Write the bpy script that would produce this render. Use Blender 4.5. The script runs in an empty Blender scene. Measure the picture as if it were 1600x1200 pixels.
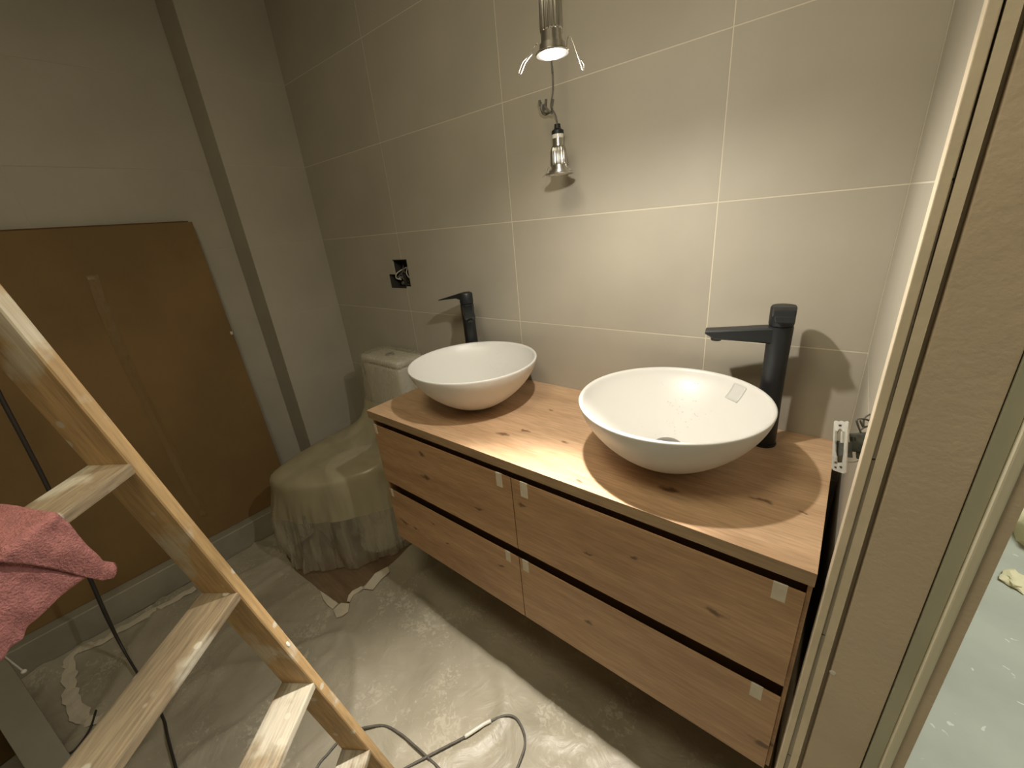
import bpy, bmesh, math, random
from mathutils import Vector, Matrix, noise
random.seed(7)
PI = math.pi
D0 = bpy.data
for o in list(D0.objects): D0.objects.remove(o, do_unlink=True)
scn = bpy.context.scene
COL = scn.collection

# ------------------------------------------------------------------ camera
CAM = Vector((1.45447803, -1.07743636, 1.36055813)); FOC = 636.111026
CR = Vector((0.779191, 0.620307, -0.089890)); CU = None
yaw, pitch, roll = math.radians(40.55079621), math.radians(-21.60719764), math.radians(-5.46619852)
CF = Vector((-math.sin(yaw)*math.cos(pitch), math.cos(yaw)*math.cos(pitch), math.sin(pitch)))
_r0 = Vector((math.cos(yaw), math.sin(yaw), 0)); _u0 = _r0.cross(CF)
CR = math.cos(roll)*_r0 + math.sin(roll)*_u0; CU = CR.cross(CF)
cd = D0.cameras.new('camera'); cam = D0.objects.new('camera', cd); COL.objects.link(cam)
cd.sensor_width = 36; cd.sensor_fit = 'HORIZONTAL'; cd.lens = FOC*36/1600; cd.clip_start = 0.01; cd.clip_end = 50
cam.matrix_world = Matrix(((CR.x, CU.x, -CF.x, CAM.x), (CR.y, CU.y, -CF.y, CAM.y), (CR.z, CU.z, -CF.z, CAM.z), (0, 0, 0, 1)))
scn.camera = cam

# ------------------------------------------------------------------ world, lights, exposure
w = D0.worlds.new('world'); scn.world = w; w.use_nodes = True
w.node_tree.nodes['Background'].inputs[0].default_value = (0.75, 0.8, 0.85, 1)
w.node_tree.nodes['Background'].inputs[1].default_value = 0.02
scn.view_settings.view_transform = 'Standard'; scn.view_settings.look = 'None'
scn.view_settings.exposure = 0.0; scn.view_settings.gamma = 1.0
scn.view_settings.use_curve_mapping = False

def light(name, kind, loc, power, color, **kw):
    ld = D0.lights.new(name, kind); ld.energy = power; ld.color = color
    o = D0.objects.new(name, ld); COL.objects.link(o); o.location = loc
    tgt = kw.pop('target', None)
    for k, v in kw.items(): setattr(ld, k, v)
    if tgt is not None:
        o.rotation_euler = (Vector(tgt)-Vector(loc)).to_track_quat('-Z', 'Y').to_euler()
    return o
LAMP = Vector((1.06, -0.455, 1.58))
light('spot_lamp_glow', 'POINT', LAMP-Vector((0, 0, .016)), 2.6, (1.0, .94, .84), shadow_soft_size=.012)
light('spot_lamp_spill', 'SPOT', LAMP-Vector((0, 0, .012)), 13.5, (1.0, .94, .84), spot_size=math.radians(179), spot_blend=.75, shadow_soft_size=.012, target=(1.06, -.46, 0))
light('spot_lamp_beam', 'SPOT', LAMP-Vector((0, 0, .013)), 105, (1.0, .93, .83), spot_size=math.radians(62), spot_blend=1.0, shadow_soft_size=.016, target=(1.02, -.92, 0))
light('room_fill_light', 'AREA', (1.0, -1.15, 2.38), 10, (1.0, .89, .63), shape='DISK', size=.5, target=(1.0, -1.15, 0))  # added fill below the ceiling, no visible fixture; lifts door frame and drawer fronts
light('corridor_light', 'AREA', (2.6, .6, 2.38), 52, (.93, .98, 1.0), shape='RECTANGLE', size=.9, size_y=1.6, target=(2.6, .6, 0))

# ------------------------------------------------------------------ helpers
def ray(u, v): return (CF + CR*((u-800)/FOC) - CU*((v-600)/FOC)).normalized()
def onz(u, v, z): d = ray(u, v); return CAM + d*((z-CAM.z)/d.z)
def ony(u, v, y): d = ray(u, v); return CAM + d*((y-CAM.y)/d.y)
def onx(u, v, x): d = ray(u, v); return CAM + d*((x-CAM.x)/d.x)

def tag(o, label=None, cat=None, group=None, kind=None):
    if label: o['label'] = label
    if cat: o['category'] = cat
    if group: o['group'] = group
    if kind: o['kind'] = kind
    return o
def empty(name, loc, label=None, cat=None, group=None, kind=None):
    o = D0.objects.new(name, None); COL.objects.link(o); o.location = loc; o.empty_display_size = .05
    return tag(o, label, cat, group, kind)
def origin_of(o):
    p = Vector((0, 0, 0))
    while o: p += o.location; o = o.parent
    return p
def link_mesh(name, me, parent=None, mats=()):
    o = D0.objects.new(name, me); COL.objects.link(o)
    for m in mats: me.materials.append(m)
    if parent:
        o.parent = parent; o.location = -origin_of(parent)
    return o
def obj(name, bm, mat, parent=None, smooth=False, bevel=0, seg=2, recalc=True, auto=None):
    if recalc: bmesh.ops.recalc_face_normals(bm, faces=bm.faces)
    if bevel:
        es = [e for e in bm.edges if len(e.link_faces) == 2 and e.calc_face_angle(0) > .5]
        bmesh.ops.bevel(bm, geom=es, offset=bevel, segments=seg, affect='EDGES', profile=.6)
    me = D0.meshes.new(name)
    if smooth:
        for f in bm.faces: f.smooth = True
        if auto:
            for e in bm.edges:
                if len(e.link_faces) == 2 and e.calc_face_angle(0) > auto: e.smooth = False
    bm.to_mesh(me); bm.free()
    mats = mat if isinstance(mat, (list, tuple)) else [mat]
    return link_mesh(name, me, parent, mats)
def box(bm, a, b):
    a = Vector(a); b = Vector(b)
    v = [bm.verts.new((x, y, z)) for x in (a.x, b.x) for y in (a.y, b.y) for z in (a.z, b.z)]
    for i in ((0, 1, 3, 2), (4, 6, 7, 5), (0, 4, 5, 1), (2, 3, 7, 6), (0, 2, 6, 4), (1, 5, 7, 3)): bm.faces.new([v[k] for k in i])
    return bm
def obox(bm, o, ex, ey, ez):
    """box from corner o and three edge vectors"""
    v = [bm.verts.new(o + ex*i + ey*j + ez*k) for i in (0, 1) for j in (0, 1) for k in (0, 1)]
    for i in ((0, 1, 3, 2), (4, 6, 7, 5), (0, 4, 5, 1), (2, 3, 7, 6), (0, 2, 6, 4), (1, 5, 7, 3)): bm.faces.new([v[k] for k in i])
    return bm
def BM(): return bmesh.new()
def lathe(bm, prof, c=(0, 0, 0), n=48, axis=None, rfun=None, cap=False):
    """revolve (r,z) profile about the vertical through c"""
    c = Vector(c); M = Matrix.Identity(3)
    if axis is not None: M = Vector((0, 0, 1)).rotation_difference(Vector(axis)).to_matrix()
    rings = []
    for r, z in prof:
        if r < 1e-6: rings.append([bm.verts.new(c + M @ Vector((0, 0, z)))]); continue
        rings.append([bm.verts.new(c + M @ Vector(((rfun(r, z, 2*PI*i/n) if rfun else r)*math.cos(2*PI*i/n), (rfun(r, z, 2*PI*i/n) if rfun else r)*math.sin(2*PI*i/n), z))) for i in range(n)])
    for A, B in zip(rings, rings[1:]):
        for i in range(n):
            j = (i+1) % n
            if len(A) == 1 and len(B) == 1: continue
            if len(A) == 1: bm.faces.new((A[0], B[i], B[j]))
            elif len(B) == 1: bm.faces.new((A[i], A[j], B[0]))
            else: bm.faces.new((A[i], A[j], B[j], B[i]))
    if cap:
        for R in (rings[0], rings[-1]):
            if len(R) > 2: bm.faces.new(R)
    return bm
def spline(pts, k=6):
    P = [Vector(p) for p in pts]; out = []
    for i in range(len(P)-1):
        p0 = P[max(i-1, 0)]; p1 = P[i]; p2 = P[i+1]; p3 = P[min(i+2, len(P)-1)]
        for j in range(k):
            t = j/k
            out.append(.5*((2*p1)+(p2-p0)*t+(2*p0-5*p1+4*p2-p3)*t*t+(3*p1-p0-3*p2+p3)*t**3))
    out.append(P[-1]); return out
def tube(bm, pts, r, n=10, k=6, closed_ends=True):
    P = spline(pts, k) if k > 1 else [Vector(p) for p in pts]
    t = (P[1]-P[0]).normalized(); a = t.orthogonal().normalized(); rings = []
    for i, p in enumerate(P):
        t = ((P[min(i+1, len(P)-1)])-(P[max(i-1, 0)])).normalized()
        a = (a - t*a.dot(t)).normalized(); b = t.cross(a)
        rr = r(i/(len(P)-1)) if callable(r) else r
        rings.append([bm.verts.new(p+(a*math.cos(2*PI*j/n)+b*math.sin(2*PI*j/n))*rr) for j in range(n)])
    for A, B in zip(rings, rings[1:]):
        for i in range(n): bm.faces.new((A[i], A[(i+1) % n], B[(i+1) % n], B[i]))
    if closed_ends: bm.faces.new(rings[0]); bm.faces.new(rings[-1])
    return bm

# ------------------------------------------------------------------ materials
def mat(name, col, rough=.6, metal=0, spec=.5, var=0, vscale=8, bump=0, bscale=60, emit=None, estr=0, alpha=None, vcol=None, stretch=(1, 1, 1), trans=None):
    m = D0.materials.new(name); m.use_nodes = True; nt = m.node_tree; N = nt.nodes; L = nt.links; b = N['Principled BSDF']
    b.inputs['Base Color'].default_value = (*col, 1); b.inputs['Roughness'].default_value = rough; b.inputs['Metallic'].default_value = metal
    b.inputs['Specular IOR Level'].default_value = spec
    tc = N.new('ShaderNodeTexCoord'); mp = N.new('ShaderNodeMapping'); mp.inputs['Scale'].default_value = stretch; L.new(tc.outputs['Object'], mp.inputs[0])
    if var or vcol:
        n = N.new('ShaderNodeTexNoise'); n.inputs['Scale'].default_value = vscale; n.inputs['Detail'].default_value = 5; L.new(mp.outputs[0], n.inputs[0])
        mx = N.new('ShaderNodeMix'); mx.data_type = 'RGBA'
        c2 = vcol if vcol else tuple(c*(1-var) for c in col)
        mx.inputs[6].default_value = (*col, 1); mx.inputs[7].default_value = (*c2, 1)
        cr = N.new('ShaderNodeMapRange'); cr.inputs[1].default_value = .38; cr.inputs[2].default_value = .66; L.new(n.outputs[0], cr.inputs[0])
        L.new(cr.outputs[0], mx.inputs[0]); L.new(mx.outputs[2], b.inputs['Base Color'])
    if bump:
        n2 = N.new('ShaderNodeTexNoise'); n2.inputs['Scale'].default_value = bscale; n2.inputs['Detail'].default_value = 4; L.new(mp.outputs[0], n2.inputs[0])
        bp = N.new('ShaderNodeBump'); bp.inputs['Strength'].default_value = bump; bp.inputs['Distance'].default_value = .004
        L.new(n2.outputs[0], bp.inputs['Height']); L.new(bp.outputs[0], b.inputs['Normal'])
    if emit: b.inputs['Emission Color'].default_value = (*emit, 1); b.inputs['Emission Strength'].default_value = estr
    return m

def film(name, col, opacity, rough=.35, bump=.4, bscale=14):
    m = D0.materials.new(name); m.use_nodes = True; nt = m.node_tree; N = nt.nodes; L = nt.links
    b = N['Principled BSDF']; out = N['Material Output']
    b.inputs['Base Color'].default_value = (*col, 1); b.inputs['Roughness'].default_value = rough
    tr = N.new('ShaderNodeBsdfTransparent'); tl = N.new('ShaderNodeBsdfTranslucent'); tl.inputs[0].default_value = (*col, 1)
    m1 = N.new('ShaderNodeMixShader'); m1.inputs[0].default_value = .3; L.new(b.outputs[0], m1.inputs[1]); L.new(tl.outputs[0], m1.inputs[2])
    m2 = N.new('ShaderNodeMixShader'); L.new(tr.outputs[0], m2.inputs[1]); L.new(m1.outputs[0], m2.inputs[2]); L.new(m2.outputs[0], out.inputs[0])
    tc = N.new('ShaderNodeTexCoord'); n = N.new('ShaderNodeTexNoise'); n.inputs['Scale'].default_value = bscale; n.inputs['Detail'].default_value = 3; n.inputs['Distortion'].default_value = .5
    fm = N.new('ShaderNodeMapping'); fm.inputs['Scale'].default_value = (1, 1, .22); L.new(tc.outputs['Object'], fm.inputs[0]); L.new(fm.outputs[0], n.inputs[0])
    mr = N.new('ShaderNodeMapRange'); mr.inputs[1].default_value = .35; mr.inputs[2].default_value = .7; mr.inputs[3].default_value = opacity-.14; mr.inputs[4].default_value = min(1, opacity+.16)
    L.new(n.outputs[0], mr.inputs[0]); L.new(mr.outputs[0], m2.inputs[0])
    bp = N.new('ShaderNodeBump'); bp.inputs['Strength'].default_value = bump; bp.inputs['Distance'].default_value = .01; L.new(n.outputs[0], bp.inputs['Height'])
    L.new(bp.outputs[0], b.inputs['Normal'])
    return m

def wood(name, light_c, mid_c, dark_c, along=0, grain=1.0, knots=True, rough=.5, fine=26, paint=0, seed=0.0, axis=None, kpts=None):
    """streaky wood; along = grain axis index (object coordinates) or an axis vector"""
    m = D0.materials.new(name); m.use_nodes = True; nt = m.node_tree; N = nt.nodes; L = nt.links; b = N['Principled BSDF']
    tc = N.new('ShaderNodeTexCoord'); mp = N.new('ShaderNodeMapping'); mp.inputs['Location'].default_value = (seed, seed*1.7, seed*.6)
    src = tc.outputs['Object']
    if axis is not None:
        q = Vector(axis).normalized().rotation_difference(Vector((1, 0, 0))).to_euler()
        pre = N.new('ShaderNodeMapping'); pre.inputs['Rotation'].default_value = q; L.new(src, pre.inputs[0]); src = pre.outputs[0]; along = 0
    L.new(src, mp.inputs[0])
    def m3(a, o): s = [o, o, o]; s[along] = a; return s
    st = N.new('ShaderNodeMapping'); st.inputs['Scale'].default_value = m3(1.3, 9); L.new(mp.outputs[0], st.inputs[0])
    n1 = N.new('ShaderNodeTexNoise'); n1.inputs['Scale'].default_value = 1.6; n1.inputs['Detail'].default_value = 5; n1.inputs['Distortion'].default_value = .8; L.new(st.outputs[0], n1.inputs[0])
    st2 = N.new('ShaderNodeMapping'); st2.inputs['Scale'].default_value = m3(.09, 1); L.new(mp.outputs[0], st2.inputs[0])
    n2 = N.new('ShaderNodeTexNoise'); n2.inputs['Scale'].default_value = fine*8; n2.inputs['Detail'].default_value = 3; L.new(st2.outputs[0], n2.inputs[0])
    r1 = N.new('ShaderNodeValToRGB'); r1.color_ramp.elements[0].position = .34; r1.color_ramp.elements[1].position = .66
    r1.color_ramp.elements[0].color = (*mid_c, 1); r1.color_ramp.elements[1].color = (*light_c, 1); L.new(n1.outputs[0], r1.inputs[0])
    mx = N.new('ShaderNodeMix'); mx.data_type = 'RGBA'; mx.blend_type = 'MULTIPLY'; mx.inputs[0].default_value = .55*grain
    g = N.new('ShaderNodeMapRange'); g.inputs[1].default_value = .3; g.inputs[2].default_value = .7; g.inputs[3].default_value = .62; g.inputs[4].default_value = 1.12; L.new(n2.outputs[0], g.inputs[0])
    L.new(r1.outputs[0], mx.inputs[6]); L.new(g.outputs[0], mx.inputs[7]); last = mx.outputs[2]
    if kpts:
        # individual knots of this board: (x, y, z, radius) in metres; None = any value on that axis
        nn = N.new('ShaderNodeTexNoise'); nn.inputs['Scale'].default_value = 45; nn.inputs['Detail'].default_value = 4; L.new(tc.outputs['Object'], nn.inputs[0])
        ns = N.new('ShaderNodeVectorMath'); ns.operation = 'SUBTRACT'; ns.inputs[1].default_value = (.5, .5, .5); L.new(nn.outputs[1], ns.inputs[0])
        nm = N.new('ShaderNodeVectorMath'); nm.operation = 'MULTIPLY_ADD'; nm.inputs[1].default_value = (.045, .022, .022); L.new(ns.outputs[0], nm.inputs[0]); L.new(tc.outputs['Object'], nm.inputs[2])
        acc = None
        for kx, ky, kz, kr_ in kpts:
            sb = N.new('ShaderNodeVectorMath'); sb.operation = 'SUBTRACT'; sb.inputs[1].default_value = (kx, ky or 0, kz or 0); L.new(nm.outputs[0], sb.inputs[0])
            sc = N.new('ShaderNodeVectorMath'); sc.operation = 'MULTIPLY'; sc.inputs[1].default_value = (.55, 0 if ky is None else 1.5, 0 if kz is None else 1.5); L.new(sb.outputs[0], sc.inputs[0])
            ln = N.new('ShaderNodeVectorMath'); ln.operation = 'LENGTH'; L.new(sc.outputs[0], ln.inputs[0])
            mr = N.new('ShaderNodeMapRange'); mr.interpolation_type = 'SMOOTHSTEP'; mr.inputs[1].default_value = kr_*.25; mr.inputs[2].default_value = kr_*1.3; mr.inputs[3].default_value = .85; mr.inputs[4].default_value = 0; L.new(ln.outputs['Value'], mr.inputs[0])
            if acc is None: acc = mr.outputs[0]
            else:
                mm_ = N.new('ShaderNodeMath'); mm_.operation = 'MAXIMUM'; L.new(acc, mm_.inputs[0]); L.new(mr.outputs[0], mm_.inputs[1]); acc = mm_.outputs[0]
        mk = N.new('ShaderNodeMix'); mk.data_type = 'RGBA'; L.new(acc, mk.inputs[0]); L.new(last, mk.inputs[6]); mk.inputs[7].default_value = (*dark_c, 1); last = mk.outputs[2]
    if paint:
        pn = N.new('ShaderNodeTexNoise'); pn.inputs['Scale'].default_value = 9; pn.inputs['Detail'].default_value = 6; L.new(mp.outputs[0], pn.inputs[0])
        pr = N.new('ShaderNodeMapRange'); pr.inputs[1].default_value = .62-.1*paint; pr.inputs[2].default_value = .70-.1*paint; pr.inputs[4].default_value = .75; L.new(pn.outputs[0], pr.inputs[0])
        fn = N.new('ShaderNodeMath'); fn.operation = 'MULTIPLY'; L.new(pr.outputs[0], fn.inputs[0]); L.new(g.outputs[0], fn.inputs[1])
        vo2 = N.new('ShaderNodeTexVoronoi'); vo2.inputs['Scale'].default_value = 30; L.new(mp.outputs[0], vo2.inputs[0])
        dr = N.new('ShaderNodeMapRange'); dr.inputs[1].default_value = .17; dr.inputs[2].default_value = .24; dr.inputs[3].default_value = .8; dr.inputs[4].default_value = 0; L.new(vo2.outputs[0], dr.inputs[0])
        dsel = N.new('ShaderNodeSeparateColor'); L.new(vo2.outputs['Color'], dsel.inputs[0])
        dm = N.new('ShaderNodeMath'); dm.operation = 'GREATER_THAN'; dm.inputs[1].default_value = .55; L.new(dsel.outputs[0], dm.inputs[0])
        dd = N.new('ShaderNodeMath'); dd.operation = 'MULTIPLY'; L.new(dm.outputs[0], dd.inputs[0]); L.new(dr.outputs[0], dd.inputs[1])
        mm = N.new('ShaderNodeMath'); mm.operation = 'MAXIMUM'; L.new(fn.outputs[0], mm.inputs[0]); L.new(dd.outputs[0], mm.inputs[1])
        mp2 = N.new('ShaderNodeMix'); mp2.data_type = 'RGBA'; L.new(mm.outputs[0], mp2.inputs[0]); L.new(last, mp2.inputs[6]); mp2.inputs[7].default_value = (.62, .58, .47, 1); last = mp2.outputs[2]
    L.new(last, b.inputs['Base Color']); b.inputs['Roughness'].default_value = rough
    bp = N.new('ShaderNodeBump'); bp.inputs['Strength'].default_value = .25; bp.inputs['Distance'].default_value = .001; L.new(n2.outputs[0], bp.inputs['Height']); L.new(bp.outputs[0], b.inputs['Normal'])
    return m

M = {}
M['tile'] = mat('wall_tile_stone', (.44, .405, .33), .52, spec=.35, var=.10, vscale=3.5, bump=.12, bscale=30)
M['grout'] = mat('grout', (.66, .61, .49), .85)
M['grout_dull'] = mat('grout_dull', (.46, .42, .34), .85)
M['plaster'] = mat('plaster', (.40, .37, .30), .9, var=.1, vscale=4, bump=.2)
M['ceil'] = mat('ceiling_paint', (.62, .59, .52), .9)
M['oak_top'] = wood('oak_worktop', (.66, .445, .275), (.51, .325, .19), (.13, .06, .03), seed=.37, kpts=[(.793, -.359, None, .012), (.831, -.314, None, .009), (.952, -.312, None, .008), (1.241, -.368, None, .013), (1.391, -.311, None, .009), (1.46, -.314, None, .005), (.825, -.172, None, .007), (1.071, -.438, None, .006)])
M['oak'] = wood('oak_front', (.54, .335, .18), (.40, .235, .12), (.09, .04, .018), seed=2.1, kpts=[(.543, None, .744, .008), (.539, None, .659, .013), (.761, None, .637, .009), (.918, None, .716, .008), (.362, None, .408, .014), (.426, None, .407, .008), (.534, None, .477, .006), (.818, None, .465, .007), (1.365, None, .662, .010), (1.208, None, .705, .007), (1.473, None, .381, .013), (1.094, None, .44, .008), (.592, None, .425, .006), (1.10, None, .66, .006)])
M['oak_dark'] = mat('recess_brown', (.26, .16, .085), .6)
M['oak_edge'] = wood('oak_edge', (.40, .28, .16), (.33, .22, .125), (.1, .05, .02), seed=4.4, knots=False)
M['basin'] = mat('basin_matt_white', (.70, .69, .655), .38)
M['black'] = mat('matt_black_metal', (.022, .024, .026), .42, .3)
M['chrome'] = mat('brushed_aluminium', (.62, .60, .56), .28, 1.0)
M['drain'] = mat('drain_chrome', (.30, .29, .28), .35, .8)
M['sticker'] = mat('paper_sticker', (.66, .60, .48), .7, var=.1, vscale=60)
M['label'] = mat('basin_sticker', (.60, .60, .57), .35)
M['card'] = mat('cardboard', (.215, .130, .045), .75, var=.22, vscale=2.5, bump=.08, bscale=80)
M['cardedge'] = mat('cardboard_edge', (.12, .065, .025), .9)
M['mdf'] = mat('mdf_board', (.66, .545, .405), .85, var=.12, vscale=5, bump=.35, bscale=110)
M['mdfe'] = mat('mdf_edge', (.80, .69, .52), .8, var=.12, vscale=12, bump=.2, bscale=90)
M['primer'] = mat('primed_frame', (.50, .49, .37), .7, var=.08, vscale=6)
M['bead'] = mat('primed_bead', (.74, .70, .54), .7)
M['groove'] = mat('groove_dark', (.10, .08, .055), .9)
M['ceramic'] = mat('ceramic', (.72, .70, .62), .15)
M['bag'] = film('bag_film_doubled', (.53, .475, .315), .78, .27, .12, 7)
M['hem'] = film('bag_film_single', (.60, .56, .43), .44, .22, .2, 26)
M['towel'] = mat('pink_towel', (.46, .185, .17), .95, var=.25, vscale=120, bump=1.0, bscale=420)
M['cable_dark'] = mat('cable_dark', (.035, .03, .026), .5)
M['cable_grey'] = mat('cable_grey', (.13, .12, .10), .55, var=.3, vscale=90)
M['cable_white'] = mat('cable_white', (.6, .58, .52), .5)
M['tape'] = mat('masking_tape', (.60, .54, .42), .75, var=.1, vscale=30, bump=.2)
M['ledge'] = mat('ledge_sheeted', (.31, .285, .22), .5, var=.2, vscale=6, bump=.5, bscale=18)
M['corr'] = mat('corridor_concrete', (.42, .43, .345), .7, var=.15, vscale=9, vcol=None, bump=.1)
M['floor'] = wood('floor_brown', (.21, .145, .085), (.15, .095, .052), (.06, .03, .015), knots=False, seed=1.3, rough=.45)
M['glow'] = mat('lamp_lens', (1, 1, 1), .3, emit=(1, .95, .86), estr=14)
M['steelbox'] = mat('socket_box_dark', (.03, .028, .02), .7)
M['blue'] = mat('blue_sheet', (.16, .30, .52), .5, bump=.5, bscale=20)
M['rag'] = mat('beige_rag', (.70, .62, .36), .8, bump=.6, bscale=30)
M['module'] = mat('switch_module', (.10, .105, .09), .5, var=.4, vscale=120)
M['plate'] = mat('galvanised_plate', (.62, .61, .55), .45, .25, var=.15, vscale=80)

# protective sheet on the floor: greyish paper/film with dust and paint specks
def sheet_mat():
    m = D0.materials.new('floor_sheet'); m.use_nodes = True; nt = m.node_tree; N = nt.nodes; L = nt.links; b = N['Principled BSDF']
    tc = N.new('ShaderNodeTexCoord')
    n = N.new('ShaderNodeTexNoise'); n.inputs['Scale'].default_value = 3.2; n.inputs['Detail'].default_value = 7; n.inputs['Distortion'].default_value = .6; L.new(tc.outputs['Object'], n.inputs[0])
    r = N.new('ShaderNodeValToRGB'); e = r.color_ramp.elements; e[0].position = .33; e[0].color = (.30, .27, .20, 1); e[1].position = .68; e[1].color = (.43, .39, .30, 1); L.new(n.outputs[0], r.inputs[0])
    n2 = N.new('ShaderNodeTexNoise'); n2.inputs['Scale'].default_value = 60; n2.inputs['Detail'].default_value = 5; n2.inputs['Distortion'].default_value = 1.2; L.new(tc.outputs['Object'], n2.inputs[0])
    n3 = N.new('ShaderNodeTexNoise'); n3.inputs['Scale'].default_value = 5; L.new(tc.outputs['Object'], n3.inputs[0])
    sm = N.new('ShaderNodeMath'); sm.operation = 'MULTIPLY'; L.new(n2.outputs[0], sm.inputs[0]); L.new(n3.outputs[0], sm.inputs[1])
    mr = N.new('ShaderNodeMapRange'); mr.inputs[1].default_value = .31; mr.inputs[2].default_value = .40; mr.inputs[4].default_value = .5; L.new(sm.outputs[0], mr.inputs[0])
    mx = N.new('ShaderNodeMix'); mx.data_type = 'RGBA'; L.new(mr.outputs[0], mx.inputs[0]); L.new(r.outputs[0], mx.inputs[6]); mx.inputs[7].default_value = (.60, .555, .44, 1)
    L.new(mx.outputs[2], b.inputs['Base Color']); b.inputs['Roughness'].default_value = .42
    w1 = N.new('ShaderNodeTexNoise'); w1.inputs['Scale'].default_value = 9; w1.inputs['Detail'].default_value = 5; w1.inputs['Distortion'].default_value = 2; L.new(tc.outputs['Object'], w1.inputs[0])
    bp = N.new('ShaderNodeBump'); bp.inputs['Strength'].default_value = .5; bp.inputs['Distance'].default_value = .01; L.new(w1.outputs[0], bp.inputs['Height']); L.new(bp.outputs[0], b.inputs['Normal'])
    return m
M['sheet'] = sheet_mat()

def spotted(name, base, spot, scale=9, thr=.2, rough=.6):
    m = mat(name, base, rough, var=.14, vscale=5, bump=.1)
    nt = m.node_tree; N = nt.nodes; L = nt.links; b = N['Principled BSDF']
    tc = N.new('ShaderNodeTexCoord'); nz = N.new('ShaderNodeTexNoise'); nz.inputs['Scale'].default_value = 20; L.new(tc.outputs['Object'], nz.inputs[0])
    ad = N.new('ShaderNodeMixRGB'); ad.blend_type = 'ADD'; ad.inputs[0].default_value = .22; L.new(tc.outputs['Object'], ad.inputs[1]); L.new(nz.outputs[1], ad.inputs[2])
    v = N.new('ShaderNodeTexVoronoi'); v.inputs['Scale'].default_value = scale; L.new(ad.outputs[0], v.inputs[0])
    mr = N.new('ShaderNodeMapRange'); mr.inputs[1].default_value = thr*.7; mr.inputs[2].default_value = thr; mr.inputs[3].default_value = .9; mr.inputs[4].default_value = 0; L.new(v.outputs[0], mr.inputs[0])
    src = b.inputs['Base Color'].links[0].from_socket
    mx = N.new('ShaderNodeMix'); mx.data_type = 'RGBA'; L.new(mr.outputs[0], mx.inputs[0]); L.new(src, mx.inputs[6]); mx.inputs[7].default_value = (*spot, 1); L.new(mx.outputs[2], b.inputs['Base Color'])
    return m
M['corr_floor'] = spotted('corridor_floor', (.42, .42, .315), (.62, .62, .50), 11, .15)

# ------------------------------------------------------------------ room shell
XL, XR, H = -.60, 1.5097, 2.45
REC = -.77                       # recessed part of the left wall
Z0, TH, TW = 1.0434, .3175, .5965  # tile grid
YS = -.335                       # where the left wall steps back
YF = -2.25
def structure(name, bm, m, parent=None, **k):
    o = obj(name, bm, m, parent, **k)
    if parent is None: o['kind'] = 'structure'
    return o
# floor slab, ceiling
structure('floor', box(BM(), (-1.0, YF-.1, -.10), (1.5757, .1, 0)), M['floor'])
structure('floor_corridor', box(BM(), (1.5757, -3.2, -.10), (3.6, 4.2, 0)), M['corr_floor'])
structure('ceiling', box(BM(), (-1.0, YF-.1, H), (3.6, 4.2, H+.1)), M['ceil'])
# back wall core with the socket opening, grout coloured
HX0, HX1, HZ0, HZ1 = -.106, .032, 1.140, 1.258
bm = BM()
T = .0006
for a, b in (((-1.0, T, 0), (HX0, .12, H)), ((HX1, T, 0), (XR+.02, .12, H)), ((HX0, T, 0), (HX1, .12, HZ0)), ((HX0, T, HZ1), (HX1, .12, H)), ((HX0, .055, HZ0), (HX1, .12, HZ1))):
    box(bm, a, b)
wall_back = structure('wall_back', bm, M['grout'])
# tiles on the back wall
def tile_mesh(rects, t, name, axis='y'):
    bm = BM()
    for (a0, z0, a1, z1) in rects:
        if axis == 'y': box(bm, (a0, 0, z0), (a1, t, z1))
        else: box(bm, (0, a0, z0), (-t if axis == '-x' else t, a1, z1))
    bmesh.ops.recalc_face_normals(bm, faces=bm.faces)
    me = D0.meshes.new(name); bm.to_mesh(me); bm.free(); me.materials.append(M['tile']); return me
G = .0013
_cache = {}
def add_tile(parent, key, rects, loc, axis='y', t=.007):
    k = (key, axis)
    if k not in _cache: _cache[k] = tile_mesh(rects, t, 'tile', axis)
    o = D0.objects.new('tile', _cache[k]); COL.objects.link(o); o.parent = parent; o.location = Vector(loc)-origin_of(parent)
    return o
ROWS = range(-4, 5)
def zr(j): return max(0, Z0+j*TH), min(H, Z0+(j+1)*TH)
XC = [XL] + [i*TW for i in range(0, 3)] + [XR]
for j in ROWS:
    z0, z1 = zr(j)
    if z1-z0 < .01: continue
    for i in range(len(XC)-1):
        x0, x1 = XC[i], XC[i+1]; wd, hh = x1-x0, z1-z0
        if j == 0 and i == 0:
            rects = [(G, G, HX0-x0, hh-G), (HX0-x0, G, wd-G, HZ0-z0), (HX0-x0, HZ1-z0, wd-G, hh-G), (HX0-x0, HZ0-z0+.058, HX0-x0+.040, HZ1-z0)]
            add_tile(wall_back, 'cutA', rects, (x0, 0, z0))
        elif j == 0 and i == 1:
            rects = [(HX1-x0, G, wd-G, hh-G), (G, G, HX1-x0, HZ0-z0+.008), (G, HZ1-z0, HX1-x0, hh-G)]
            add_tile(wall_back, 'cutB', rects, (x0, 0, z0))
        else:
            add_tile(wall_back, (round(wd, 4), round(hh, 4)), [(G, G, wd-G, hh-G)], (x0, 0, z0))
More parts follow.
